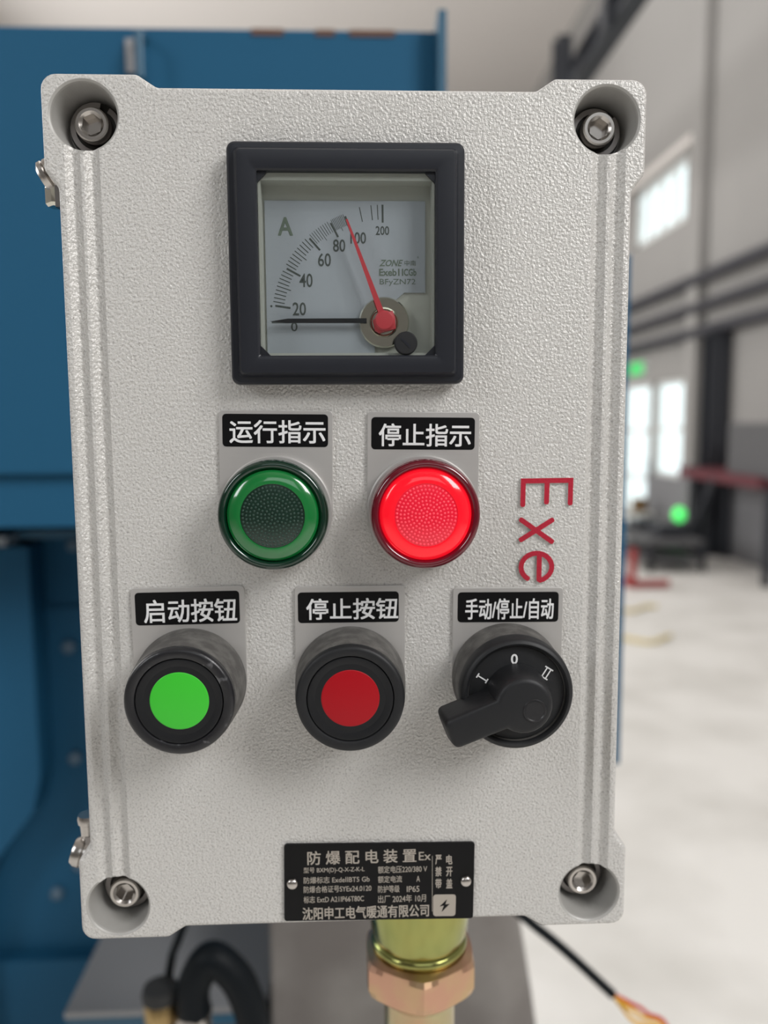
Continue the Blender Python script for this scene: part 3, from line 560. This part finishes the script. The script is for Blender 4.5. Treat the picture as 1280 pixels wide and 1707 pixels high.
for s, a, b, c, d in json.loads(r'''[["0", -18.69, -16.63, 62.97, 65.85], ["20", -18.03, -13.9, 67.87, 71.93], ["40", -15.81, -11.7, 76.52, 80.73], ["60", -9.92, -5.91, 82.84, 86.93], ["80", -5.2, -1.37, 87.31, 91.12], ["100", 0.25, 5.11, 89.78, 93.32], ["200", 8.12, 12.33, 92.43, 95.15]]'''): text(m, s, a, b, c, d, 1.07, 0, off=.012)
m.obj('numerals', ink, am, fix=False)
m = M(); text(m, 'A', -22.21, -17.57, 92.16, 97.74, 1.07, bold=.12); m.obj('unit_letter', ink_grey, am, fix=False); m = M(); text(m, 'ZONE', 9.17, 16.61, 82.96, 84.98, 1.07, off=0.02, shear=0.35); text(m, '中南', 17.08, 20.66, 83.07, 84.81, 1.07); text(m, 'R', 21.13, 21.7, 85.36, 86.0, 1.07); text(m, 'Exeb', 9.16, 14.62, 80.03, 82.23, 1.07, off=0.025); text(m, 'Ⅱ', 15.09, 16.69, 80.04, 82.24, 1.07); text(m, 'CGb', 16.88, 20.84, 80.04, 82.24, 1.07, off=0.025); text(m, 'BFyZN72', 9.32, 20.55, 76.91, 79.12, 1.07)
m.obj('maker_text', ink_grey, am, fix=False)
m = M(); m.lathe(hxc, hyc - .2, [(7.9, .4), (7.9, 2.0), (7.5, 2.5), (4.6, 2.6), (4.2, 2.0), (3.8, 2.6), (.5, 2.7)], 56); m.obj('movement_disc', chrome, am, smooth=25, label='polished metal movement disc')
m = M(); m.prism([(hxc - 35.4, hyc + .02), (hxc - 30, hyc + .85), (hxc - 5.5, hyc + .95), (hxc - 5.5, hyc - .55), (hxc - 30, hyc - .5), (hxc - 35.4, hyc - .03)], 2.9, 3.3); m.obj('black_pointer', black_pl, am, label='black pointer lying at zero')
ta = math.radians(110.5); dx, dy = math.cos(ta), math.sin(ta)
def needle(L0, L1, w0, w1): return [(hxc + L0 * dx - w0 * dy, hyc + L0 * dy + w0 * dx), (hxc + L1 * dx - w1 * dy, hyc + L1 * dy + w1 * dx), (hxc + L1 * dx + w1 * dy, hyc + L1 * dy - w1 * dx), (hxc + L0 * dx + w0 * dy, hyc + L0 * dy - w0 * dx)]
m = M(); m.prism(needle(1, 32.6, .95, .30), 4.4, 4.8); m.lathe(hxc, hyc, [(3.1, 3.2), (3.1, 5.2), (2.6, 5.6), (.5, 5.7)], 24); m.prism([(hxc + a, hyc + b) for a, b in ((-3.6, .2), (-2, 1.8), (2.6, 3.2), (3.4, 1.0), (3.6, -2.4), (-1.6, -3.8), (-2.9, -3.0))], 3.2, 4.4, .3, 2)
m.obj('red_pointer', needle_red, am, smooth=30, label='red pointer set near 100')
m = M(); m.prism(rect(IX0 + .15, IX1 - .15, IY0 + .15, IY1 - .15), 6.3, 6.9); m.obj('glass', glass_m, am)
m = M(); m.lathe(17.0, 58.6, [(3.5, 6.9), (3.6, 7.2), (3.55, 8.2), (3.2, 8.6), (.5, 8.7)], 40); kn = m.obj('zero_adjuster', black_mt, am, smooth=35, label='round black adjusting screw in the lower right of the glass')
m = M(); m.prism([(17.0 - 1.6, 58.6 + 1.1), (17.0 - 1.1, 58.6 + 1.6), (17.0 + 1.6, 58.6 - 1.1), (17.0 + 1.1, 58.6 - 1.6)], 8.7, 8.78); m.obj('slot', bezel_m, kn)
for (ax, ay, sx, sy) in ((IX0, IY0, 1, 1), (IX1, IY0, -1, 1), (IX1, IY1, -1, -1), (IX0, IY1, 1, -1)):
    k = 3.2; P = [(ax, ay), (ax + sx * k, ay), (ax, ay + sy * k)]; m = M(); m.prism(P if sx * sy > 0 else P[::-1], 5.0, 7.3); m.obj('corner_gusset', bezel_m, am)

# ---- hinge hardware on the left side
m = M(WT)
def disc(p, d, prof, n=32, rot=0):
    d = Vector(d).normalized(); u = d.orthogonal().normalized(); w = d.cross(u); m.rings([[tuple(Vector(p) + d * h + u * r * math.cos(2 * PI * i / n) + w * r * math.sin(2 * PI * i / n)) for i in range(n)] for r, h in prof])
m = M(WT); disc((-.0966, .016, Z(.1142)), (-.88, 0, -.47), [(.0050, -.0030), (.0056, -.0024), (.0056, -.0004), (.0050, 0), (.0057, .0004), (.0057, .0016), (.0045, .0026), (.002, .003)])
hg = m.obj('hinge', steel, box, smooth=30, label='steel hinge pin and nut at the upper left side')
m = M(WT); m.vlathe(-.0948, .016, [(.0030, Z(.1046)), (.0038, Z(.1056)), (.0038, Z(.1105)), (.0032, Z(.1118))], 6, .3); m.obj('nut', chrome, hg)
m = M(WT); m.vlathe(-.0940, .016, [(.0022, Z(.1050)), (.0022, Z(.116))], 16); m.box(-.0945, -.0860, .0125, .0195, Z(.104), Z(.114)); m.obj('pin', steel_dark, hg)
m = M(WT); disc((-.0965, .016, Z(-.1168)), (-.95, 0, .28), [(.0056, -.002), (.0056, -.0004), (.0052, 0), (.0056, .0004), (.0056, .0022), (.0048, .0036), (.002, .0040)])
hg = m.obj('hinge', steel, box, smooth=30, label='steel hinge pin and washer at the lower left side')
m = M(WT); m.vlathe(-.0945, .016, [(.0026, Z(-.1120)), (.0030, Z(-.1062)), (.0036, Z(-.1058)), (.0038, Z(-.1040)), (.0034, Z(-.1028))], 32); m.obj('cap', steel, hg, smooth=30)
m = M(WT); m.box(-.0950, -.0860, .0130, .0190, Z(-.118), Z(-.110)); m.obj('lug', steel_dark, hg)
